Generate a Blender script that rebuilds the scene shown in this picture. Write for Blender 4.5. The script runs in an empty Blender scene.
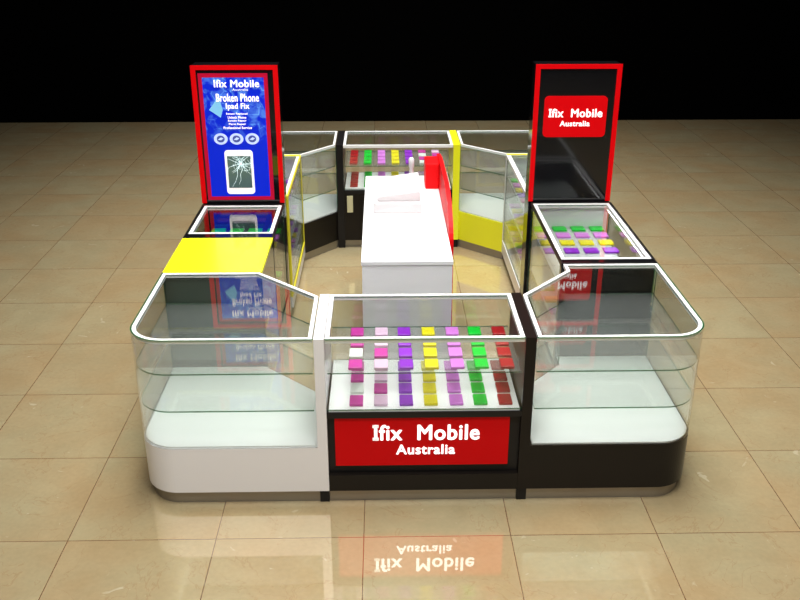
import bpy, bmesh, math, random
from mathutils import Vector
random.seed(7)
C = bpy.context.scene.collection
sc = bpy.context.scene

# ---------------------------------------------------------------- camera
cam_data = bpy.data.cameras.new('camera')
cam = bpy.data.objects.new('camera', cam_data)
C.objects.link(cam)
cam_data.sensor_fit = 'HORIZONTAL'
cam_data.sensor_width = 36.0
cam_data.lens = 36.0 * 902.22 / 800.0
cam.location = (-0.2087, -4.1032, 3.0152)
cam.rotation_euler = (math.pi / 2 - 0.4131, 0, -0.0197)
sc.camera = cam

# ---------------------------------------------------------------- world, lights, exposure
w = bpy.data.worlds.new('world')
sc.world = w
w.use_nodes = True
w.node_tree.nodes['Background'].inputs[0].default_value = (0.8, 0.9, 1.0, 1)
w.node_tree.nodes['Background'].inputs[1].default_value = 0.006


def area(name, loc, target, size, size_y, power, col=(1, 1, 1), spread=None):
    d = bpy.data.lights.new(name, 'AREA')
    d.shape = 'RECTANGLE'
    d.size = size
    d.size_y = size_y
    d.energy = power
    d.color = col
    if spread: d.spread = spread
    o = bpy.data.objects.new(name, d)
    o.location = loc
    o.rotation_euler = (Vector(target) - Vector(loc)).to_track_quat('-Z', 'Y').to_euler()
    C.objects.link(o)
    return o


area('ceiling_light_middle', (0.2, 2.4, 7.8), (0.1, 2.4, 0), 9.0, 3.0, 440, (1, .99, .97), 1.6)
area('ceiling_light_camera_side', (-0.2, -3.9, 6.7), (0, 0.3, 0.5), 5.0, 1.4, 415, (1, .99, .97))  # added fill lamp that brightens the upright front faces

sc.view_settings.view_transform = 'Standard'
sc.view_settings.look = 'None'
sc.view_settings.gamma = 1
sc.view_settings.use_curve_mapping = False
sc.view_settings.exposure = 0.0
sc.cycles.transparent_max_bounces = 48
sc.cycles.max_bounces = 10
sc.cycles.sample_clamp_indirect = 6.0
sc.cycles.caustics_reflective = False
sc.cycles.caustics_refractive = False


# ---------------------------------------------------------------- materials
def srgb(r, g, b):
    def f(c):
        c /= 255.0
        return c / 12.92 if c <= 0.04045 else ((c + 0.055) / 1.055) ** 2.4
    return (f(r), f(g), f(b), 1)


def mat(name, col, rough=0.4, metal=0.0, emit=None, estr=0.0, spec=0.5, coat=0.0, vary=0.0):
    m = bpy.data.materials.new(name)
    m.use_nodes = True
    nt = m.node_tree
    b = nt.nodes['Principled BSDF']
    b.inputs['Base Color'].default_value = col
    b.inputs['Roughness'].default_value = rough
    b.inputs['Metallic'].default_value = metal
    b.inputs['Specular IOR Level'].default_value = spec
    b.inputs['Coat Weight'].default_value = coat
    b.inputs['Coat Roughness'].default_value = 0.03
    if emit:
        b.inputs['Emission Color'].default_value = emit
        b.inputs['Emission Strength'].default_value = estr
    if vary:
        n = nt.nodes.new('ShaderNodeTexNoise')
        n.inputs['Scale'].default_value = 9
        tc = nt.nodes.new('ShaderNodeTexCoord')
        nt.links.new(tc.outputs['Object'], n.inputs['Vector'])
        mx = nt.nodes.new('ShaderNodeMix')
        mx.data_type = 'RGBA'
        mx.inputs[6].default_value = tuple(c * (1 - vary) for c in col[:3]) + (1,)
        mx.inputs[7].default_value = tuple(min(1, c * (1 + vary)) for c in col[:3]) + (1,)
        nt.links.new(n.outputs['Fac'], mx.inputs[0])
        nt.links.new(mx.outputs[2], b.inputs['Base Color'])
    return m


def glass_mat(name, tint, ior=1.5, haze=0.0, hazecol=(.85, .92, .88, 1)):
    m = bpy.data.materials.new(name)
    m.use_nodes = True
    nt = m.node_tree
    nt.nodes.clear()
    out = nt.nodes.new('ShaderNodeOutputMaterial')
    tr = nt.nodes.new('ShaderNodeBsdfTransparent')
    tr.inputs[0].default_value = tint
    gl = nt.nodes.new('ShaderNodeBsdfGlossy')
    gl.inputs['Roughness'].default_value = 0.0
    gl.inputs['Color'].default_value = (1, 1, 1, 1)
    fr = nt.nodes.new('ShaderNodeFresnel')
    geo = nt.nodes.new('ShaderNodeNewGeometry')
    mr = nt.nodes.new('ShaderNodeMapRange')          # same fresnel from either side of the pane
    mr.inputs['To Min'].default_value = ior
    mr.inputs['To Max'].default_value = 1 / ior
    nt.links.new(geo.outputs['Backfacing'], mr.inputs['Value'])
    nt.links.new(mr.outputs[0], fr.inputs['IOR'])
    body = tr.outputs[0]
    if haze:
        df = nt.nodes.new('ShaderNodeBsdfDiffuse')
        df.inputs[0].default_value = hazecol
        mh = nt.nodes.new('ShaderNodeMixShader')
        mh.inputs[0].default_value = haze
        nt.links.new(tr.outputs[0], mh.inputs[1])
        nt.links.new(df.outputs[0], mh.inputs[2])
        body = mh.outputs[0]
    mx = nt.nodes.new('ShaderNodeMixShader')
    nt.links.new(fr.outputs[0], mx.inputs[0])
    nt.links.new(body, mx.inputs[1])
    nt.links.new(gl.outputs[0], mx.inputs[2])
    nt.links.new(mx.outputs[0], out.inputs[0])
    return m


M = {
    'white': mat('white_lacquer', (.80, .79, .80, 1), .3, coat=.1),
    'register': mat('register_pale_plastic', (.64, .61, .62, 1), .4),
    'desk': mat('desk_white_lacquer', (.77, .77, .78, 1), .4),
    'deck': mat('white_deck', (.80, .82, .815, 1), .35),
    'frame': mat('white_frame', (.82, .82, .80, 1), .35),
    'brown': mat('dark_brown_laminate', srgb(22, 18, 15), .3, spec=.2, vary=.12),
    'black': mat('black_gloss', (.006, .006, .007, 1), .08, spec=.5, coat=.15),
    'blackm': mat('black_trim', (.009, .008, .008, 1), .35, spec=.2),
    'grey': mat('grey_green_panel', srgb(66, 78, 70), .2, coat=.4),
    'yellow': mat('yellow_lacquer', (.84, .84, .012, 1), .3, coat=.2),
    'yellowf': mat('yellow_frame', (.80, .70, .03, 1), .35),
    'red': mat('red_lacquer', (.72, .002, .004, 1), .5, spec=.15),
    'sign': mat('red_sign_acrylic', (.50, .001, .003, 1), .4, spec=.1, emit=(.8, 0, .002, 1), estr=.10),
    'signtower': mat('red_sign_lit', (.45, .001, .003, 1), .4, spec=.1, emit=(.8, .0, .002, 1), estr=.38),
    'border': mat('crimson_poster_border', (.35, .004, .03, 1), .4, spec=.1, emit=(.6, .002, .03, 1), estr=.35),
    'letter': mat('white_letter', (.85, .82, .82, 1), .4, emit=(1, .93, .93, 1), estr=.45),
    'plinth': mat('brushed_steel_plinth', (.30, .27, .23, 1), .28, metal=.75),
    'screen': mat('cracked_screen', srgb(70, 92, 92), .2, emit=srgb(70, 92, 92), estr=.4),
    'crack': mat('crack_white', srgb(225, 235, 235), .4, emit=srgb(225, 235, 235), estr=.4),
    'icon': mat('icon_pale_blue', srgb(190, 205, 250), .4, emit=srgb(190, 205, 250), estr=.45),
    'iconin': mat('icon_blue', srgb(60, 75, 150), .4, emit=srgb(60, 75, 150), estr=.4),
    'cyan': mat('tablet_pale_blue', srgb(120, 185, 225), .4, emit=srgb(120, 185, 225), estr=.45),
    'cream': mat('cream_panel', srgb(196, 190, 150), .5),
    'chrome': mat('chrome', (.7, .7, .7, 1), .15, metal=1),
    'glass': glass_mat('clear_glass', (.975, .985, .978, 1), 1.5),
    'glasstop': glass_mat('top_glass', (.975, .985, .978, 1), 1.62),
    'shelf': glass_mat('shelf_glass', (.965, .98, .97, 1), 1.5, haze=.05, hazecol=(.9, .93, .91, 1)),
    'caseglass': glass_mat('low_reflection_glass', (.98, .99, .985, 1), 1.22),
    'edge': glass_mat('glass_edge_green', (.10, .36, .20, 1), 1.5, haze=.45, hazecol=(.02, .14, .06, 1)),
}


def poster_blue():
    m = bpy.data.materials.new('poster_blue_shatter')
    m.use_nodes = True
    nt = m.node_tree
    b = nt.nodes['Principled BSDF']
    tc = nt.nodes.new('ShaderNodeTexCoord')
    mp = nt.nodes.new('ShaderNodeMapping')
    mp.inputs['Scale'].default_value = (1, 1, 1)
    vo = nt.nodes.new('ShaderNodeTexVoronoi')
    vo.feature = 'DISTANCE_TO_EDGE'
    vo.inputs['Scale'].default_value = 14
    no = nt.nodes.new('ShaderNodeTexNoise')
    no.inputs['Scale'].default_value = 11
    no.inputs['Detail'].default_value = 6
    no.inputs['Distortion'].default_value = 1.2
    sep = nt.nodes.new('ShaderNodeSeparateXYZ')
    hr = nt.nodes.new('ShaderNodeMapRange')      # print pattern fades out in the lower half of the poster
    hr.inputs['From Min'].default_value = 1.46
    hr.inputs['From Max'].default_value = 1.62
    r1 = nt.nodes.new('ShaderNodeValToRGB')
    r1.color_ramp.elements[0].position = .0
    r1.color_ramp.elements[0].color = (1, 1, 1, 1)
    r1.color_ramp.elements[1].position = .05
    r1.color_ramp.elements[1].color = (0, 0, 0, 1)
    r2 = nt.nodes.new('ShaderNodeValToRGB')
    r2.color_ramp.elements[0].position = .46
    r2.color_ramp.elements[1].position = .66
    mu = nt.nodes.new('ShaderNodeMath'); mu.operation = 'MULTIPLY'
    mu2 = nt.nodes.new('ShaderNodeMath'); mu2.operation = 'MULTIPLY_ADD'
    mu2.inputs[1].default_value = .5
    mu3 = nt.nodes.new('ShaderNodeMath'); mu3.operation = 'MULTIPLY'; mu3.use_clamp = True
    mx = nt.nodes.new('ShaderNodeMix'); mx.data_type = 'RGBA'
    mx.inputs[6].default_value = (.003, .016, .50, 1)
    mx.inputs[7].default_value = srgb(95, 150, 225)
    L = nt.links.new
    L(tc.outputs['Object'], mp.inputs[0])
    L(mp.outputs[0], vo.inputs['Vector']); L(mp.outputs[0], no.inputs['Vector'])
    L(mp.outputs[0], sep.inputs[0]); L(sep.outputs['Z'], hr.inputs['Value'])
    L(vo.outputs['Distance'], r1.inputs[0]); L(no.outputs['Fac'], r2.inputs[0])
    L(r1.outputs[0], mu.inputs[0]); L(r2.outputs[0], mu.inputs[1])
    L(r2.outputs[0], mu2.inputs[0]); L(mu.outputs[0], mu2.inputs[2])
    L(mu2.outputs[0], mu3.inputs[0]); L(hr.outputs[0], mu3.inputs[1])
    L(mu3.outputs[0], mx.inputs[0])
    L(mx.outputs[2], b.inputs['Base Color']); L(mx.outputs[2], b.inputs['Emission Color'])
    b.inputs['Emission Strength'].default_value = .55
    b.inputs['Roughness'].default_value = .4
    b.inputs['Specular IOR Level'].default_value = .1
    return m


M['poster'] = poster_blue()


def floor_mat():
    m = bpy.data.materials.new('beige_marble_tiles')
    m.use_nodes = True
    nt = m.node_tree
    L = nt.links.new
    b = nt.nodes['Principled BSDF']
    tc = nt.nodes.new('ShaderNodeTexCoord')
    sep = nt.nodes.new('ShaderNodeSeparateXYZ')
    L(tc.outputs['Object'], sep.inputs[0])
    T = .7659

    def math_(op, a, bb=None, c=None):
        n = nt.nodes.new('ShaderNodeMath'); n.operation = op
        for i, v in enumerate((a, bb, c)):
            if v is None: continue
            if isinstance(v, (int, float)): n.inputs[i].default_value = v
            else: L(v, n.inputs[i])
        return n.outputs[0]
    cells = []
    lines = []
    for axis, off in (('X', -.3217), ('Y', -.2959)):
        u = math_('DIVIDE', math_('SUBTRACT', sep.outputs[axis], off), T)
        cells.append(math_('FLOOR', u))
        f = math_('FRACT', u)
        d = math_('MINIMUM', f, math_('SUBTRACT', 1.0, f))
        lines.append(math_('LESS_THAN', d, .0032))
    grout = math_('MAXIMUM', lines[0], lines[1])
    comb = nt.nodes.new('ShaderNodeCombineXYZ')
    L(cells[0], comb.inputs[0]); L(cells[1], comb.inputs[1])
    wn = nt.nodes.new('ShaderNodeTexWhiteNoise'); wn.noise_dimensions = '3D'
    L(comb.outputs[0], wn.inputs['Vector'])
    # every tile reads its own patch of stone
    add = nt.nodes.new('ShaderNodeVectorMath'); add.operation = 'MULTIPLY_ADD'
    L(wn.outputs['Color'], add.inputs[0]); add.inputs[1].default_value = (20, 20, 20)
    L(tc.outputs['Object'], add.inputs[2])
    n1 = nt.nodes.new('ShaderNodeTexNoise'); n1.inputs['Scale'].default_value = 3.2; n1.inputs['Detail'].default_value = 8
    n1.inputs['Distortion'].default_value = .8
    n2 = nt.nodes.new('ShaderNodeTexNoise'); n2.inputs['Scale'].default_value = 38; n2.inputs['Detail'].default_value = 6
    n3 = nt.nodes.new('ShaderNodeTexNoise'); n3.inputs['Scale'].default_value = 5.5; n3.inputs['Detail'].default_value = 3
    n3.inputs['Distortion'].default_value = 2.2
    for n in (n1, n2, n3): L(add.outputs[0], n.inputs['Vector'])
    r1 = nt.nodes.new('ShaderNodeValToRGB')
    e = r1.color_ramp.elements
    e[0].position = .3; e[0].color = srgb(172, 150, 112)
    e[1].position = .72; e[1].color = srgb(190, 170, 130)
    L(n1.outputs['Fac'], r1.inputs[0])
    mx = nt.nodes.new('ShaderNodeMix'); mx.data_type = 'RGBA'; mx.blend_type = 'OVERLAY'
    mx.inputs[0].default_value = .22
    L(r1.outputs[0], mx.inputs[6]); L(n2.outputs['Fac'], mx.inputs[7])
    # faint warm and greenish clouds
    n4 = nt.nodes.new('ShaderNodeTexNoise'); n4.inputs['Scale'].default_value = 1.7; n4.inputs['Detail'].default_value = 4
    L(add.outputs[0], n4.inputs['Vector'])
    r4 = nt.nodes.new('ShaderNodeValToRGB')
    e = r4.color_ramp.elements
    e[0].position = .36; e[0].color = srgb(176, 148, 106)
    e[1].position = .64; e[1].color = srgb(172, 164, 128)
    L(n4.outputs['Fac'], r4.inputs[0])
    mc = nt.nodes.new('ShaderNodeMix'); mc.data_type = 'RGBA'
    mc.inputs[0].default_value = .5
    L(mx.outputs[2], mc.inputs[6]); L(r4.outputs[0], mc.inputs[7])
    mx = mc
    # pale flecks and thin veins
    r3 = nt.nodes.new('ShaderNodeValToRGB')
    e = r3.color_ramp.elements
    e[0].position = .70; e[0].color = (0, 0, 0, 1)
    e[1].position = .75; e[1].color = (1, 1, 1, 1)
    L(n3.outputs['Fac'], r3.inputs[0])
    mx2 = nt.nodes.new('ShaderNodeMix'); mx2.data_type = 'RGBA'
    L(math_('MULTIPLY', r3.outputs[0], .45), mx2.inputs[0])
    L(mx.outputs[2], mx2.inputs[6]); mx2.inputs[7].default_value = srgb(222, 212, 182)
    vein = math_('ABSOLUTE', math_('SUBTRACT', n1.outputs['Fac'], .5))
    vein = math_('MULTIPLY', math_('LESS_THAN', vein, .004), .22)
    mx3 = nt.nodes.new('ShaderNodeMix'); mx3.data_type = 'RGBA'
    L(vein, mx3.inputs[0]); L(mx2.outputs[2], mx3.inputs[6]); mx3.inputs[7].default_value = srgb(150, 100, 60)
    mx4 = nt.nodes.new('ShaderNodeMix'); mx4.data_type = 'RGBA'
    L(math_('MULTIPLY', grout, .8), mx4.inputs[0]); L(mx3.outputs[2], mx4.inputs[6]); mx4.inputs[7].default_value = srgb(110, 60, 30)
    L(mx4.outputs[2], b.inputs['Base Color'])
    b.inputs['Roughness'].default_value = .5
    b.inputs['Specular IOR Level'].default_value = 0
    gl = nt.nodes.new('ShaderNodeBsdfGlossy')        # mirror polish
    gl.inputs['Roughness'].default_value = .015
    gl.inputs['Color'].default_value = (1, .97, .9, 1)
    ms = nt.nodes.new('ShaderNodeMixShader')
    ms.inputs[0].default_value = .38
    L(b.outputs[0], ms.inputs[1]); L(gl.outputs[0], ms.inputs[2])
    L(ms.outputs[0], nt.nodes['Material Output'].inputs[0])
    return m


M['floor'] = floor_mat()

CARD = {
    'magenta': srgb(205, 62, 165), 'pale pink': srgb(235, 200, 228), 'purple': srgb(150, 40, 210),
    'yellow': srgb(238, 226, 20), 'orchid': srgb(222, 130, 230), 'green': srgb(10, 205, 55),
    'red': srgb(170, 22, 28), 'white': srgb(228, 236, 230), 'orange': srgb(235, 160, 60),
}
CM = {k: mat('box_' + k.replace(' ', '_'), tuple(c * .85 for c in v[:3]) + (1,), .35) for k, v in CARD.items()}


# ---------------------------------------------------------------- geometry helpers
def origin_of(parent):
    p = parent
    while p is not None and p.parent is not None:
        p = p.parent
    return Vector(p.location) if p is not None else Vector((0, 0, 0))


def link(name, bm, mats, parent=None, origin=None, smooth=False):
    """world-space bmesh -> one object; children share their thing's origin"""
    o0 = origin_of(parent) if parent is not None else Vector(origin or (0, 0, 0))
    bmesh.ops.recalc_face_normals(bm, faces=bm.faces)
    for v in bm.verts:
        v.co -= o0
    me = bpy.data.meshes.new(name)
    bm.to_mesh(me)
    bm.free()
    if not isinstance(mats, (list, tuple)):
        mats = [mats]
    for m in mats:
        me.materials.append(m)
    if smooth:
        for p in me.polygons:
            p.use_smooth = True
    o = bpy.data.objects.new(name, me)
    C.objects.link(o)
    if parent is not None:
        o.parent = parent
    else:
        o.location = o0
    return o


def tag(o, label=None, cat=None, group=None, kind=None):
    if label: o['label'] = label
    if cat: o['category'] = cat
    if group: o['group'] = group
    if kind: o['kind'] = kind
    return o


def thing(name, label, cat, loc, group=None):
    o = bpy.data.objects.new(name, None)
    o.empty_display_size = .1
    o.location = loc
    C.objects.link(o)
    return tag(o, label, cat, group)


def add_box(bm, x0, x1, y0, y1, z0, z1, mi=0, bevel=0.0):
    n0 = len(bm.faces)
    vs = [bm.verts.new((x, y, z)) for z in (z0, z1) for x, y in ((x0, y0), (x1, y0), (x1, y1), (x0, y1))]
    fs = [(0, 3, 2, 1), (4, 5, 6, 7), (0, 1, 5, 4), (1, 2, 6, 5), (2, 3, 7, 6), (3, 0, 4, 7)]
    faces = [bm.faces.new([vs[i] for i in f]) for f in fs]
    for f in faces: f.material_index = mi
    if bevel:
        es = list({e for f in faces for e in f.edges})
        bmesh.ops.bevel(bm, geom=es, offset=bevel, segments=2, affect='EDGES', profile=.6)
    return faces


def add_prism(bm, pts, z0, z1, side_mi=0, cap_mi=0):
    lo = [bm.verts.new((x, y, z0)) for x, y in pts]
    hi = [bm.verts.new((x, y, z1)) for x, y in pts]
    n = len(pts)
    f = bm.faces.new(lo[::-1]); f.material_index = cap_mi
    f = bm.faces.new(hi); f.material_index = cap_mi
    for i in range(n):
        f = bm.faces.new((lo[i], lo[(i + 1) % n], hi[(i + 1) % n], hi[i]))
        f.material_index = side_mi


def offset_path(pts, d, closed):
    """shift every vertex d to the left of the path direction (mitred)"""
    out = []
    n = len(pts)
    for i in range(n):
        p = Vector(pts[i])
        a = Vector(pts[i - 1]) if (i > 0 or closed) else None
        b = Vector(pts[(i + 1) % n]) if (i < n - 1 or closed) else None
        ns = []
        if a is not None:
            t = (p - a).normalized(); ns.append(Vector((-t.y, t.x)))
        if b is not None:
            t = (b - p).normalized(); ns.append(Vector((-t.y, t.x)))
        m = sum(ns, Vector((0, 0))).normalized()
        k = max(.35, m.dot(ns[0]))
        out.append(tuple(p + m * (d / k)))
    return out


def add_strip(bm, pts, t, z0, z1, closed=False, off=0.0, face_mi=0, edge_mi=0):
    """a wall of thickness t on the left of the path"""
    A = offset_path(pts, off, closed) if off else list(pts)
    B = offset_path(pts, off + t, closed)
    n = len(pts)
    a0 = [bm.verts.new((x, y, z0)) for x, y in A]; a1 = [bm.verts.new((x, y, z1)) for x, y in A]
    b0 = [bm.verts.new((x, y, z0)) for x, y in B]; b1 = [bm.verts.new((x, y, z1)) for x, y in B]
    for i in range(n if closed else n - 1):
        j = (i + 1) % n
        for q, mi in (((a0[i], a0[j], a1[j], a1[i]), face_mi), ((b0[j], b0[i], b1[i], b1[j]), face_mi),
                      ((a1[i], a1[j], b1[j], b1[i]), edge_mi), ((a0[j], a0[i], b0[i], b0[j]), face_mi)):
            f = bm.faces.new(q); f.material_index = mi
    if not closed:
        for q in ((a0[0], a1[0], b1[0], b0[0]), (a0[-1], b0[-1], b1[-1], a1[-1])):
            f = bm.faces.new(q); f.material_index = edge_mi


def box(name, m, parent, x0, x1, y0, y1, z0, z1, bevel=0.0, **k):
    bm = bmesh.new()
    add_box(bm, x0, x1, y0, y1, z0, z1, bevel=bevel)
    return link(name, bm, m, parent, **k)


def pane(name, parent, x0, x1, y0, y1, z0, z1, g='glass'):
    """glass box: the broad faces clear, the narrow ones green"""
    bm = bmesh.new()
    fs = add_box(bm, x0, x1, y0, y1, z0, z1)
    ar = sorted((f.calc_area() for f in fs))
    for f in fs:
        f.material_index = 0 if f.calc_area() >= ar[-2] * .999 else 1
    return link(name, bm, [M[g], M['edge']], parent)


def text_bm(s, size, m_bold=.0, extrude=.004):
    cu = bpy.data.curves.new('txt', 'FONT')
    cu.body = s
    cu.size = size
    cu.align_x = 'CENTER'
    cu.align_y = 'CENTER'
    cu.extrude = extrude
    cu.resolution_u = 3
    cu.space_character = 1.0 + m_bold * 2.5
    o = bpy.data.objects.new('txt', cu)
    C.objects.link(o)
    bpy.context.view_layer.update()
    me = bpy.data.meshes.new_from_object(o.evaluated_get(bpy.context.evaluated_depsgraph_get()))
    bpy.data.objects.remove(o)
    bpy.data.curves.remove(cu)
    bm = bmesh.new()
    bm.from_mesh(me)
    bpy.data.meshes.remove(me)
    return bm


def embolden(bm, b):
    if b <= 0: return
    src = list(bm.verts) + list(bm.edges) + list(bm.faces)
    for dx, dy in ((-b, 0), (b, 0), (0, -b * .7), (0, b * .7), (-b * .6, b * .4), (b * .6, -b * .4), (b * .6, b * .4), (-b * .6, -b * .4)):
        g = bmesh.ops.duplicate(bm, geom=src)['geom']
        for v in g:
            if isinstance(v, bmesh.types.BMVert):
                v.co.x += dx; v.co.y += dy


def lettering(name, s, width, height, cx, y, cz, m, parent, bold=.0, serif_I=False, back=False):
    """white letters on a plane facing -Y (or +Y), fitted to width x height"""
    bm = text_bm(s, 1.0, bold)
    embolden(bm, bold)
    xs = [v.co.x for v in bm.verts]; ys = [v.co.y for v in bm.verts]
    if serif_I:      # the capital I of the sign has slab serifs
        x0 = min(xs); yt = .0
        iv = [v for v in bm.verts if v.co.x < x0 + .10 + 2 * bold]
        ix0 = min(v.co.x for v in iv); ix1 = max(v.co.x for v in iv if v.co.x < x0 + .2)
        iy0 = min(v.co.y for v in iv); iy1 = max(v.co.y for v in iv)
        for a, b_ in ((iy0, iy0 + .13), (iy1 - .13, iy1)):
            add_box(bm, ix0 - .07, ix1 + .06, a, b_, -.0042, .0042)
        xs = [v.co.x for v in bm.verts]; ys = [v.co.y for v in bm.verts]
    sx = width / (max(xs) - min(xs)); sy = height / (max(ys) - min(ys))
    mx = (max(xs) + min(xs)) / 2; my = (max(ys) + min(ys)) / 2
    for v in bm.verts:
        x, yy, z = v.co
        if back:
            v.co = (cx - (x - mx) * sx, y + z * .5, cz + (yy - my) * sy)
        else:
            v.co = (cx + (x - mx) * sx, y - z * .5, cz + (yy - my) * sy)
    return link(name, bm, m, parent)


# ---------------------------------------------------------------- setting
bm = bmesh.new()
add_box(bm, -16, 16, -9, 9.55, -.05, 0)
tag(link('floor', bm, M['floor']), kind='structure')
bm = bmesh.new()
add_box(bm, -16, 16, 9.56, 9.7, -.05, 6)
tag(link('wall_back', bm, mat('black_wall', (.0015, .0015, .0015, 1), .9, spec=0)), kind='structure')

Y1 = 4.60      # outer back face of the kiosk
H = 1.0


# ---------------------------------------------------------------- corner showcases
def corner_case(name, label, xi, xs, xo, yb, back, base_m, pillar_m, pillar_x, pillar_name_label):
    """xi: edge towards the middle case, xs: inner side line, xo: outer side, yb: depth along the outer side"""
    sx = 1 if xo > xi else -1

    def W(u, v):
        return (u, (Y1 - v) if back else v)
    r = .20
    arc = []
    for k in range(21):
        a = k / 20 * math.pi / 2
        arc.append((xo - sx * r + sx * r * math.sin(a), r - r * math.cos(a)))
    xp = pillar_x
    front = [(xi, 0.0)] + arc + [(xo, yb)]
    cham = [(xs, max(yb, .92)), (xs, .92), (xi, .56)] if yb > .925 else [(xs, .92), (xi, .56)]
    poly = front + [(xs, yb)] + ([(xs, .92), (xi, .56)] if abs(yb - .92) > .004 else [(xi, .56)])
    wp = [W(*p) for p in poly]
    # counter-clockwise order so that 'left of the path' is inside
    area2 = sum(wp[i][0] * wp[(i + 1) % len(wp)][1] - wp[(i + 1) % len(wp)][0] * wp[i][1] for i in range(len(wp)))
    ccw = area2 > 0
    if not ccw: wp = wp[::-1]
    wf = [W(*p) for p in front]
    wc = [W(*p) for p in ([(xs, .92), (xi, .56)])]
    if not ccw:
        wf = wf[::-1]; wc = wc[::-1]
    cx = (xi + xo) / 2
    cy = W(0, .35)[1]
    t = thing(name, label, 'display case', (cx, cy, 0))
    bm = bmesh.new(); add_prism(bm, wp, .08, .357)
    base = link('base', bm, base_m, t)
    pp = [(xi if abs(a - xi) < .09 else a, b) for a, b in offset_path(wp, .024, True)]
    bm = bmesh.new(); add_prism(bm, pp, 0, .08)
    link('plinth', bm, M['plinth'], t)
    bm = bmesh.new(); add_prism(bm, offset_path(wp, .012, True), .357, .366)
    link('display_deck', bm, M['deck'], t)
    bm = bmesh.new(); add_strip(bm, wf, .008, .357, H, face_mi=0, edge_mi=1)
    g = link('curved_glass', bm, [M['glass'], M['edge']], t)
    bm = bmesh.new(); add_strip(bm, wc, .008, .366, H - .02, face_mi=0, edge_mi=1)
    link('angled_glass', bm, [M['glass'], M['edge']], t)
    inner = offset_path(wp, .009, True)
    bm = bmesh.new(); add_strip(bm, inner, .020, H - .022, H, closed=True)
    link('top_frame', bm, M['frame'], t)
    bm = bmesh.new(); add_prism(bm, offset_path(wp, .029, True), H - .012, H - .005, 1, 0)
    link('top_glass', bm, [M['glasstop'], M['edge']], t)
    # two glass shelves, cut short of the rear panel
    for z in (.58, .80):
        bm = bmesh.new(); add_prism(bm, offset_path(wp, .012, True), z - .004, z + .004, 1, 0)
        link('glass_shelf', bm, [M['shelf'], M['edge']], t)
    # full-height end post beside the middle case
    x0, x1 = sorted((xi, xp))
    ya, yb2 = sorted((W(0, 0)[1], W(0, .58)[1]))
    box('end_post', pillar_m, t, x0, x1, ya, yb2, .08, H + .002)
    box('post_foot', M['blackm'], t, x0 + .001, x1 - .001, ya + .014, yb2 - .02, 0, .08)
    return t


corner_case('corner_display_case', 'empty curved glass corner case on a white base at front left',
            -.567, -.937, -1.533, .93, False, M['white'], M['white'], -.514, '')
corner_case('corner_display_case', 'empty curved glass corner case on a dark brown base at front right',
            .569, .884, 1.478, 1.03, False, M['brown'], M['brown'], .514, '')
corner_case('corner_display_case', 'angled glass corner case on a black base at back left beside black post',
            -.635, -.925, -1.525, .92, True, M['brown'], M['blackm'], -.572, '')
corner_case('corner_display_case', 'angled glass corner case on a yellow base at back right beside yellow post',
            .505, .88, 1.47, .92, True, M['yellow'], M['yellow'], .442, '')


# ---------------------------------------------------------------- small coloured boxes
def card_proto(wx, dy, h, m):
    bm = bmesh.new()
    add_box(bm, -wx / 2, wx / 2, -dy / 2, dy / 2, 0, h, bevel=min(.006, h * .3))
    me = bpy.data.meshes.new('accessory_box')
    bmesh.ops.recalc_face_normals(bm, faces=bm.faces)
    bm.to_mesh(me); bm.free()
    me.materials.append(m)
    return me


protos = {}


def put_card(size, colour, loc, label, group, rz=0.0):
    key = (size, colour)
    if key not in protos:
        protos[key] = bpy.data.objects.new('accessory_box', card_proto(*size, CM[colour]))
        o = protos[key]
    else:
        o = protos[key].copy()
    C.objects.link(o)
    o.location = loc
    o.rotation_euler = (0, 0, rz)
    tag(o, label, 'small box', group)
    return o


ORD = ['first', 'second', 'third', 'fourth', 'fifth', 'sixth', 'seventh']


# ---------------------------------------------------------------- middle showcases
def middle_case(name, label, xl, xr, back, front_m):
    def Yv(v):
        return (Y1 - v) if back else v

    def B(nm, m, a, b, v0, v1, z0, z1, par=None, bevel=0.0):
        ya, yb = sorted((Yv(v0), Yv(v1)))
        return box(nm, m, par or t, a, b, ya, yb, z0, z1, bevel)

    def P(nm, a, b, v0, v1, z0, z1, g='glass'):
        ya, yb = sorted((Yv(v0), Yv(v1)))
        return pane(nm, t, a, b, ya, yb, z0, z1, g)
    t = thing(name, label, 'display case', ((xl + xr) / 2, Yv(.29), 0))
    e = .001
    B('base', M['brown'], xl + e, xr - e, 0.0, .575, .08, .18)
    B('cabinet_body', M['blackm'] if not back else M['brown'], xl + e, xr - e, .03, .575, .18, .54)
    B('plinth', M['plinth'], xl + .001, xr - .001, .024, .53, 0, .08)
    B('tray_ledge', M['blackm'], xl + e, xr - e, -.004, .58, .54, .575)
    B('tray', M['deck'], xl + .012, xr - .012, .004, .57, .575, .587)
    P('front_glass', xl + .003, xr - .003, 0.0, .008, .587, H)
    P('rear_glass', xl + .003, xr - .003, .57, .578, .587, H - .022)
    P('glass_shelf', xl + .012, xr - .012, .01, .565, .796, .803, 'shelf')
    bm = bmesh.new()
    ya, yb = sorted((Yv(.009), Yv(.578)))
    add_strip(bm, [(xl + .004, ya), (xr - .004, ya), (xr - .004, yb), (xl + .004, yb)], .022, H - .026, H, closed=True)
    link('top_frame', bm, M['frame'], t)
    P('top_glass', xl + .026, xr - .026, .031, .556, H - .012, H - .005, 'glasstop')
    return t


front_case = middle_case('middle_display_case', 'front showcase between the two posts, red sign below coloured boxes',
                         -.514, .514, False, None)
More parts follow.
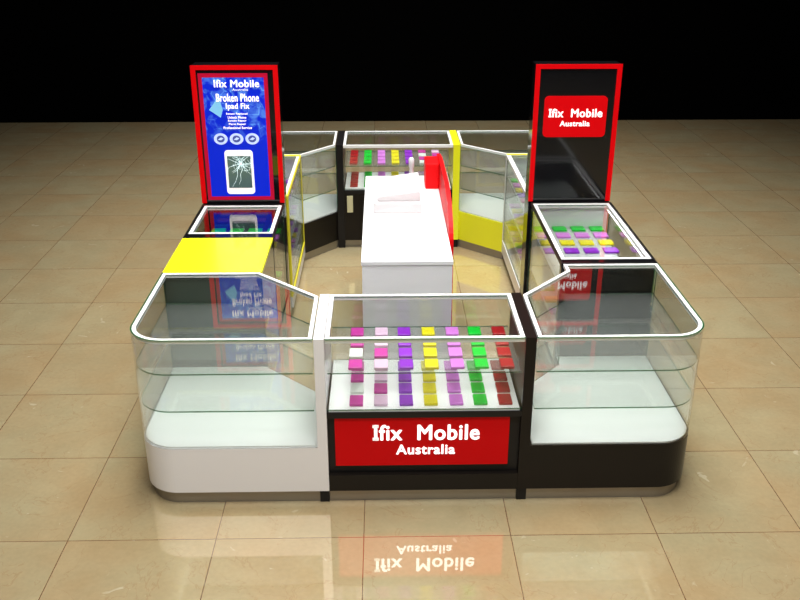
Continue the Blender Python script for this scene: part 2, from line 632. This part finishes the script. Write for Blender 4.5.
# the red sign of the front case
sg = box('sign_panel', M['sign'], front_case, -.474, .455, .012, .03, .235, .53)
tag(sg, 'lit red sign panel with white lettering')
lettering('sign_title', 'Ifix  Mobile', .572, .098, .012, .011, .441, M['letter'], sg, bold=.03, serif_I=True)
lettering('sign_subtitle', 'Australia', .318, .062, .010, .011, .335, M['letter'], sg, bold=.03)
back_case = middle_case('middle_display_case', 'showcase at the back between the black post and the yellow post',
                        -.572, .442, True, None)
# service side of the back case: doors, a cream panel, knobs
for x0, x1 in ((-.42, -.05), (-.04, .43)):
    d = box('cabinet_door', M['brown'], back_case, x0, x1, 4.012, 4.026, .16, .52, .003)
    box('door_knob', M['chrome'], d, x1 - .04, x1 - .02, 3.995, 4.012, .36, .38, .004)
tag(box('end_panel', M['cream'], back_case, -.545, -.49, 4.013, 4.026, .36, .52, .002), 'narrow cream panel')

cols7 = ['magenta', 'pale pink', 'purple', 'yellow', 'orchid', 'green', 'red']
X_tray = [-.357, -.226, -.094, .040, .173, .302, .436]
Y_rows = [.085, .215, .345, .475]
ROWN = ['front', 'second', 'third', 'back']


def seven_label(c, j, i, where, mixed):
    return f'{c} flat box {where}, {ROWN[j]} row, {ORD[i]} from left'


for lev, z in (('white tray', .587), ('glass shelf', .803)):
    for j, y in enumerate(Y_rows):
        for i, c in enumerate(cols7):
            cc = c
            if lev == 'glass shelf' and j == 1 and i < 2: cc = ('white', 'magenta')[i]
            if lev == 'white tray' and j == 1 and i < 2: cc = ('white', 'magenta')[i]
            put_card((.072, .098, .016), cc, (X_tray[i] + random.uniform(-.003, .003), y + .0, z + .0005),
                     f'{cc} flat box, front showcase {lev}, {ROWN[j]} row, {ORD[i]} from left',
                     f'coloured boxes on the {lev} of the front showcase')

# back showcase: the same boxes seen from behind
for lev, z in (('white tray', .587), ('glass shelf', .803)):
    for j, v in enumerate(Y_rows):
        for i in range(7):
            c = cols7[::-1][i]
            if i == 5 and j in (1, 3): c = 'white'
            if i == 6 and j in (0, 2): c = 'pale pink'
            if i == 5 and j in (0, 2): c = 'magenta' if lev == 'glass shelf' else 'pale pink'
            if lev == 'white tray' and i > 0 and j > 1 and i < 6: pass
            x = -.480 + i * .1305
            near = ROWN[3 - j]
            put_card((.072, .098, .016), c, (x, Y1 - v, z + .0005),
                     f'{c} flat box, back showcase {lev}, {["farthest", "second farthest", "second nearest", "nearest"][j]} row, {ORD[i]} from left',
                     f'coloured boxes on the {lev} of the back showcase')


# ---------------------------------------------------------------- side showcases
def side_case(name, label, xin, xout, y0, y1, frame_m, post_m, body_m, levels, zglass, end_m=None, back_m=None, z_wall=.78, shelf_m='milky', lip=.022, lipb=.012, case_fill=False):
    """xin: side towards the staff area (glass), xout: outer side"""
    s = 1 if xout > xin else -1

    def X(a):
        return xin + s * a
    Wd = abs(xout - xin)

    def Bx(nm, m, a0, a1, ya, yb, z0, z1, bevel=0.0):
        x0, x1 = sorted((X(a0), X(a1)))
        return box(nm, m, t, x0, x1, ya, yb, z0, z1, bevel)

    def Px(nm, a0, a1, ya, yb, z0, z1, g='glass'):
        x0, x1 = sorted((X(a0), X(a1)))
        return pane(nm, t, x0, x1, ya, yb, z0, z1, g)
    t = thing(name, label, 'display case', ((xin + xout) / 2, (y0 + y1) / 2, 0))
    e = .002
    Bx('plinth', M['plinth'], .04, Wd - .04, y0 + .03, y1 - .03, 0, .08)
    Bx('base', body_m, 0, Wd, y0 + e, y1 - e, .08, zglass)
    Bx('outer_panel', body_m, Wd - .015, Wd, y0 + e, y1 - e, zglass, z_wall)
    if back_m is not None:
        Bx('inner_lining', back_m, Wd - .022, Wd - .016, y0 + .02, y1 - .02, zglass, z_wall + .02)
    Px('outer_glass', Wd - .010, Wd - .002, y0 + .02, y1 - .02, z_wall + .02, H - .025)
    Px('inner_glass', .004, .012, y0 + .051, y1 - .031, zglass + .036, H - .027, 'caseglass')
    # end walls
    Bx('end_panel', end_m or M['deck'], .02, Wd - .02, y1 - .014, y1 - e, zglass, H - .03)
    Bx('end_panel', M['black'], .023, Wd - .016, y0 + e, y0 + .014, zglass, H - .027)
    # posts and rails along the staff side
    for (ya, yb) in ((y0 + e, y0 + .05), (y1 - .03, y1 - e)):
        Bx('corner_post', post_m, .0, .022, ya, yb, zglass, H - .03)
    Bx('bottom_rail', post_m, -.002, .014, y0 + .051, y1 - .031, zglass, zglass + .035)
    bm = bmesh.new()
    xa, xb = sorted((X(.012), X(Wd - .022)))
    add_strip(bm, [(xa, y0 + lip), (xb, y0 + lip), (xb, y1 - lipb), (xa, y1 - lipb)], .024, H - .026, H, closed=True)
    link('top_frame', bm, M['frame'], t)
    xa, xb = sorted((X(.036), X(Wd - .046)))
    pane('top_glass', t, xa, xb, y0 + lip + .025, y1 - lipb - .025, H - .012, H - .005, 'glasstop')
    bm = bmesh.new()
    xa, xb = sorted((X(0), X(Wd)))
    add_strip(bm, [(xa, y0 + e), (xb, y0 + e), (xb, y1 - e), (xa, y1 - e)], .010, H - .026, H - .001, closed=True)
    link('top_trim', bm, frame_m, t)
    if lip > .03:
        Bx('top_lip', body_m, .012, Wd - .012, y0 + .0125, y0 + lip - .0005, H - .026, H - .002)
    if lipb > .03:
        Bx('top_lip', body_m, .012, Wd - .012, y1 - lipb + .0005, y1 - .0145, H - .026, H - .002)
    if case_fill:
        Bx('display_deck', M['deck'], .024, Wd - .03, y0 + .03, y1 - .03, zglass + .0005, zglass + .008)
        ls_ = Bx('light_strip', M['led'], Wd - .044, Wd - .026, y0 + .10, y1 - .10, H - .034, H - .0265)  # added glowing strip, tucked under the frame to brighten the case interior
    for z in levels:
        xa, xb = sorted((X(.014), X(Wd - .075)))
        pane('glass_shelf', t, xa, xb, y0 + .02, y1 - .02, z - .004, z + .004, shelf_m)
    return t


M['led'] = mat('light_strip_white', (.9, .9, .9, 1), .4, emit=(1, 1, 1, 1), estr=15)  # glow for the added strips inside the side cases
M['milky'] = glass_mat('frosted_shelf_glass', (.93, .97, .95, 1), 1.5, haze=.45, hazecol=(.86, .9, .88, 1))

ld = side_case('side_display_case', 'black-framed glass case directly in front of the blue poster tower',
               -.937, -1.533, 1.54, 2.275, M['blackm'], M['black'], M['black'], (.80, .50), .25, z_wall=.70, end_m=M['black'], shelf_m='shelf', lip=.085, lipb=.04)
rd = side_case('side_display_case', 'black-framed glass case with rows of boxes before the dark sign tower',
               .884, 1.478, 1.035, 2.275, M['blackm'], M['black'], M['black'], (.80, .50), .25, z_wall=.70, lip=.07, lipb=.035, back_m=M['deck'], case_fill=True)
ls = side_case('side_display_case', 'yellow-framed glass case with boxes behind the blue poster tower',
               -.925, -1.525, 2.46, 3.675, M['yellowf'], M['yellowf'], M['white'], (.80, .57, .36), .17, back_m=M['deck'], case_fill=True)
rs = side_case('side_display_case', 'white-framed glass case with boxes behind the dark sign tower',
               .88, 1.47, 2.46, 3.675, M['frame'], M['frame'], M['white'], (.80, .57, .36), .17, back_m=M['deck'], case_fill=True)
tag(box('end_cap', M['yellow'], ls, -1.52, -.93, 3.640, 3.672, H + .0005, H + .006))
tag(box('end_cap', M['yellow'], rs, .885, 1.465, 3.640, 3.672, H + .0005, H + .006))


def grid(case_name, xs, ys, z, colours, level):
    for j, (y, c) in enumerate(zip(ys, colours)):
        for i, x in enumerate(xs):
            put_card((.100, .088, .014), c, (x, y, z + .0045),
                     f'{c} box, {level} shelf, {case_name}, {("nearest", "second", "third", "fourth", "fifth", "sixth")[j]} row from front, {ORD[i]} from staff side',
                     f'boxes on the {level} shelf of the {case_name}')


g4 = ['purple', 'yellow', 'orchid', 'green']
xr4 = [.958, 1.099, 1.236, 1.374]
xl4 = [-1.012, -1.152, -1.289, -1.420]
grid('dark-sign case', xr4, [1.755, 1.915, 2.07, 2.215], .80, g4, 'top')
grid('dark-sign case', xr4, [1.20, 1.40, 1.60, 1.80], .50, ['green', 'orchid', 'orange', 'green'], 'lower')
grid('blue-poster case', xl4, [1.755, 1.915, 2.07, 2.215], .80, g4, 'top')
grid('blue-poster case', xl4[:3], [1.62, 1.78, 1.94, 2.10], .50, ['green', 'orchid', 'yellow', 'green'], 'lower')
for cn, xs, par in (('yellow-framed case', xl4, ls), ('white-framed case', xr4, rs)):
    for z, lv in ((.80, 'top'), (.57, 'middle'), (.36, 'bottom')):
        cl = {'top': ['pale pink', 'magenta', 'purple', 'yellow', 'orchid', 'green'],
              'middle': ['orchid', 'yellow', 'pale pink', 'purple', 'yellow', 'orchid'],
              'bottom': ['purple', 'orchid', 'green', 'purple', 'pale pink', 'yellow']}[lv]
        if cn.startswith('yellow'):
            cl = {'top': ['yellow', 'purple', 'orchid', 'pale pink', 'red', 'purple'],
                  'middle': ['purple', 'orchid', 'purple', 'yellow', 'purple', 'orchid'],
                  'bottom': ['purple', 'magenta', 'purple', 'orchid', 'yellow', 'purple']}[lv]
        grid(cn, xs[:3], [2.76 + .148 * q for q in range(6)], z, cl, lv)

# ---------------------------------------------------------------- yellow-topped cabinet
t = thing('storage_cabinet', 'black storage cabinet with a bright yellow top on the left side', 'cabinet', (-1.235, 1.235, 0))
box('plinth', M['plinth'], t, -1.49, -.975, .96, 1.51, 0, .08)
box('body', M['black'], t, -1.531, -.939, .936, 1.537, .08, .975)
tag(box('front_panel', M['grey'], t, -1.53, -.94, .932, .9355, .41, .975), 'grey-green glossy front panel')
tag(box('yellow_top', M['yellow'], t, -1.533, -.937, .932, 1.539, .975, 1.0, .003), 'bright yellow top')


# ---------------------------------------------------------------- sign towers
def tower(name, label, x0, x1):
    t = thing(name, label, 'sign tower', ((x0 + x1) / 2, 2.37, 0))
    box('base', M['blackm'], t, x0 + .02, x1 - .02, 2.31, 2.43, 0, .08)
    box('tower_body', M['black'], t, x0, x1, 2.29, 2.455, .08, 1.992)
    bm = bmesh.new()
    w_ = .031
    zt, zb = 1.997, 1.005
    add_box(bm, x0 - .003, x0 + w_, 2.28, 2.289, zb, zt)
    add_box(bm, x1 - w_, x1 + .003, 2.28, 2.289, zb, zt)
    add_box(bm, x0 + w_, x1 - w_, 2.28, 2.289, zt - w_, zt)
    link('red_frame', bm, M['signtower'], t)
    return t


lt = tower('sign_tower', 'tall red-framed tower with a blue phone repair poster', -1.533, -.935)
rt = tower('sign_tower', 'tall red-framed black tower with a small red sign', .868, 1.468)
sb = tag(box('sign_board', M['signtower'], rt, .94, 1.388, 2.2795, 2.2895, 1.485, 1.777, .0), 'red sign with rounded corners')
# rounded corners: rebuild the board as a rounded plate
bm = bmesh.new()
pts = []
for cx_, cz_, a0 in ((1.388 - .03, 1.777 - .03, 0), (.94 + .03, 1.777 - .03, 90), (.94 + .03, 1.485 + .03, 180), (1.388 - .03, 1.485 + .03, 270)):
    for k in range(6):
        a = math.radians(a0 + k * 18)
        pts.append((cx_ + .03 * math.cos(a), cz_ + .03 * math.sin(a)))
o0 = origin_of(rt)
f0 = [bm.verts.new(Vector((x, 2.279, z)) - o0) for x, z in pts]
f1 = [bm.verts.new(Vector((x, 2.2895, z)) - o0) for x, z in pts]
bm.faces.new(f0); bm.faces.new(f1[::-1])
for i in range(len(pts)):
    j = (i + 1) % len(pts)
    bm.faces.new((f0[i], f1[i], f1[j], f0[j]))
bmesh.ops.recalc_face_normals(bm, faces=bm.faces)
bm.to_mesh(sb.data); bm.free()
lettering('sign_title', 'Ifix  Mobile', .385, .062, 1.165, 2.278, 1.658, M['letter'], sb, bold=.03, serif_I=True)
lettering('sign_subtitle', 'Australia', .215, .04, 1.165, 2.278, 1.583, M['letter'], sb, bold=.03)

# the blue poster, its border and everything printed on it
PY = 2.279
bm = bmesh.new()
px0, px1, pz0, pz1 = -1.488, -1.005, 1.030, 1.942
bw = .027
add_box(bm, px0, px0 + bw, PY, PY + .010, pz0, pz1)
add_box(bm, px1 - bw, px1, PY, PY + .010, pz0, pz1)
add_box(bm, px0 + bw, px1 - bw, PY, PY + .010, pz1 - bw, pz1)
add_box(bm, px0 + bw, px1 - bw, PY, PY + .010, pz0, pz0 + bw)
link('poster_border', bm, M['border'], lt)
# poster origin must read world height in its pattern: keep its mesh in thing space
ps = box('poster', M['poster'], lt, px0 + bw, px1 - bw, PY + .001, PY + .010, pz0 + bw, pz1 - bw)
tag(ps, 'blue poster with a shattered glass pattern')
yy = PY
PX = -1.2465


def flat(name, pts, m, y=yy - .0012, th=.002, par=None):
    bm = bmesh.new()
    a = [bm.verts.new((x, y, z)) for x, z in pts]
    b = [bm.verts.new((x, y + th, z)) for x, z in pts]
    bm.faces.new(a); bm.faces.new(b[::-1])
    n = len(pts)
    for i in range(n):
        bm.faces.new((a[i], b[i], b[(i + 1) % n], a[(i + 1) % n]))
    return link(name, bm, m, par or ps)


def rrect(x0, x1, z0, z1, r, n=5):
    out = []
    for cx_, cz_, a0 in ((x1 - r, z1 - r, 0), (x0 + r, z1 - r, 90), (x0 + r, z0 + r, 180), (x1 - r, z0 + r, 270)):
        for k in range(n + 1):
            a = math.radians(a0 + k * 90 / n)
            out.append((cx_ + r * math.cos(a), cz_ + r * math.sin(a)))
    return out


tag(flat('printed_tablet', [(-1.392, 1.735), (-1.355, 1.79), (-1.332, 1.69), (-1.350, 1.635), (-1.428, 1.69)], M['cyan']), 'pale blue slanted tablet')
lettering('poster_title', 'Ifix Mobile', .315, .052, -1.222, yy - .004, 1.874, M['letter'], ps, bold=.018)
lettering('poster_subtitle', 'Australia', .11, .016, -1.20, yy - .004, 1.832, M['letter'], ps)
lettering('poster_heading', 'Broken Phone', .30, .056, -1.222, yy - .004, 1.776, M['letter'], ps, bold=.02)
lettering('poster_heading', 'Ipad Fix', .165, .052, -1.225, yy - .004, 1.712, M['letter'], ps, bold=.02)
for k, (s, wd) in enumerate((('Screen Replaced', .15), ('Unlock Phone', .13), ('Screen Repair', .13), ('Parts Repair', .12), ('Professional Service', .20))):
    lettering('poster_line', s, wd, .017, -1.235, yy - .004, 1.662 - k * .0245, M['letter'], ps, bold=.01)
for i in range(3):
    cx_ = -1.362 + i * .112
    ring = [(cx_ + .049 * math.cos(a * math.pi / 12), 1.483 + .041 * math.sin(a * math.pi / 12)) for a in range(24)]
    f = flat('poster_icon', ring, M['icon'])
    ring = [(cx_ + .028 * math.cos(a * math.pi / 12), 1.483 + .025 * math.sin(a * math.pi / 12)) for a in range(24)]
    flat('icon_symbol', ring, M['iconin'], y=yy - .0024, par=f)
    flat('icon_symbol', [(cx_ - .02, 1.478), (cx_ + .002, 1.495), (cx_ + .02, 1.487), (cx_ + .003, 1.474)], M['icon'], y=yy - .0036, par=f)
ph = flat('printed_phone', rrect(-1.345, -1.142, 1.075, 1.402, .024), M['letter'], y=yy - .0015)
tag(ph, 'white phone with a cracked screen')
scn = flat('phone_screen', rrect(-1.328, -1.159, 1.122, 1.360, .002, 2), M['screen'], y=yy - .0030, par=ph)
bm = bmesh.new()
rnd = random.Random(3)
cx_, cz_ = -1.232, 1.300


def seg(bm, a, b, wd, y):
    d = Vector((b[0] - a[0], b[1] - a[1])); L_ = d.length
    if L_ < 1e-6: return
    n = Vector((-d.y, d.x)) / L_ * wd / 2
    vs = [bm.verts.new((p[0] + q * n.x, y, p[1] + q * n.y)) for p, q in ((a, 1), (b, .4), (b, -.4), (a, -1))]
    bm.faces.new(vs)


def clampp(p):
    return (min(max(p[0], -1.327), -1.160), min(max(p[1], 1.124), 1.359))


for k in range(16):
    a = k / 16 * 2 * math.pi + rnd.uniform(-.15, .15)
    p = (cx_, cz_); L_ = rnd.uniform(.07, .19)
    for q in range(4):
        a2 = a + rnd.uniform(-.4, .4)
        n_ = clampp((p[0] + math.cos(a2) * L_ / 4, p[1] + math.sin(a2) * L_ / 4))
        seg(bm, p, n_, .006 - q * .0012, yy - .0046)
        p = n_
for rr in (.02, .04, .065):
    pr_ = None
    for k in range(11):
        a = k / 10 * 2 * math.pi
        n_ = clampp((cx_ + rr * math.cos(a) * rnd.uniform(.8, 1.2), cz_ + rr * math.sin(a) * rnd.uniform(.8, 1.2)))
        if pr_ and rnd.random() < .75: seg(bm, pr_, n_, .003, yy - .0044)
        pr_ = n_
vs = [bm.verts.new((cx_ + .013 * math.cos(a * math.pi / 4) * (1 if a % 2 else .6), yy - .0047, cz_ + .013 * math.sin(a * math.pi / 4) * (1 if a % 2 else .6))) for a in range(8)]
bm.faces.new(vs)
bmesh.ops.solidify(bm, geom=list(bm.faces), thickness=.0006)
link('screen_cracks', bm, M['crack'], scn)

# ---------------------------------------------------------------- white service counter
t = thing('service_counter', 'long white counter with a red side screen in the middle of the kiosk', 'counter', (-.06, 1.98, 0))
box('plinth', M['plinth'], t, -.30, .17, 1.08, 2.88, 0, .08)
box('body', M['desk'], t, -.340, .214, 1.036, 2.925, .08, .995)
box('countertop', M['desk'], t, -.345, .219, 1.03, 2.93, .995, 1.02, .002)
bm = bmesh.new()
prof = [(1.40, .10), (2.93, .10), (2.93, 1.20), (2.70, 1.235)]
for k in range(13):
    a = k / 12 * math.pi / 2
    prof.append((2.05 - .62 * math.sin(a) ** 1.0, .98 + .27 * math.cos(a)))
prof = prof[:4] + [p for p in prof[4:]]
vs0 = [bm.verts.new((.221, y, z)) for y, z in prof]
vs1 = [bm.verts.new((.250, y, z)) for y, z in prof]
bm.faces.new(vs0); bm.faces.new(vs1[::-1])
for i in range(len(prof)):
    j = (i + 1) % len(prof)
    bm.faces.new((vs0[i], vs0[j], vs1[j], vs1[i]))
tag(link('side_screen', bm, M['red'], t), 'red panel whose top edge curves down')
bm = bmesh.new()
add_box(bm, .116, .2205, 2.56, 2.80, 1.0205, 1.215, bevel=.008)
tag(link('raised_shelf', bm, M['red'], t), 'red raised block')

# cash register on the counter
t = thing('cash_register', 'white cash register on the long white counter', 'cash register', (-.1, 2.15, 1.0205))
box('cash_drawer', M['register'], t, -.272, .066, 1.975, 2.36, 1.0205, 1.092, .004)
bm = bmesh.new()
# sloping upper housing
pr_ = [(-.245, 2.02), (.052, 2.02), (.052, 2.34), (-.245, 2.34)]
zz = [1.125, 1.165, 1.215, 1.175]
lo = [bm.verts.new((x, y, 1.0925)) for x, y in pr_]
hi = [bm.verts.new((x, y, z)) for (x, y), z in zip(pr_, zz)]
bm.faces.new(lo[::-1]); bm.faces.new(hi)
for i in range(4):
    bm.faces.new((lo[i], lo[(i + 1) % 4], hi[(i + 1) % 4], hi[i]))
bmesh.ops.bevel(bm, geom=list(bm.edges), offset=.004, segments=2, affect='EDGES')
hs = link('housing', bm, M['register'], t)
# keys
for r_ in range(3):
    for c_ in range(5):
        x = -.20 + c_ * .036; y = 2.08 + r_ * .045
        zt = 1.125 + (x + .245) / .297 * .04 + (y - 2.02) / .32 * .05
        box('key', M['frame'], hs, x - .013, x + .013, y - .013, y + .013, zt - .003, zt + .005, .002)
# customer display on a post
bm = bmesh.new()
prof = [(.0, 1.0205), (.045, 1.0205), (.045, 1.035), (.03, 1.06), (.028, 1.15), (.017, 1.19), (.014, 1.215), (.021, 1.235), (.021, 1.285), (.012, 1.298), (0, 1.30)]
n = 20
rings = []
for r_, z in prof:
    rings.append([bm.verts.new((.005 + r_ * math.cos(k / n * 2 * math.pi), 2.44 + r_ * math.sin(k / n * 2 * math.pi), z)) for k in range(n)] if r_ > 0 else [bm.verts.new((.005, 2.44, z))])
for a, b in zip(rings, rings[1:]):
    for k in range(n):
        k2 = (k + 1) % n
        if len(a) == 1: bm.faces.new((a[0], b[k], b[k2]))
        elif len(b) == 1: bm.faces.new((a[k], a[k2], b[0]))
        else: bm.faces.new((a[k], a[k2], b[k2], b[k]))
tag(link('bottle', bm, M['register'], None, origin=(.005, 2.44, 1.0205), smooth=True),
    'slim white upright bottle with a rounded head behind the white cash register', 'bottle')
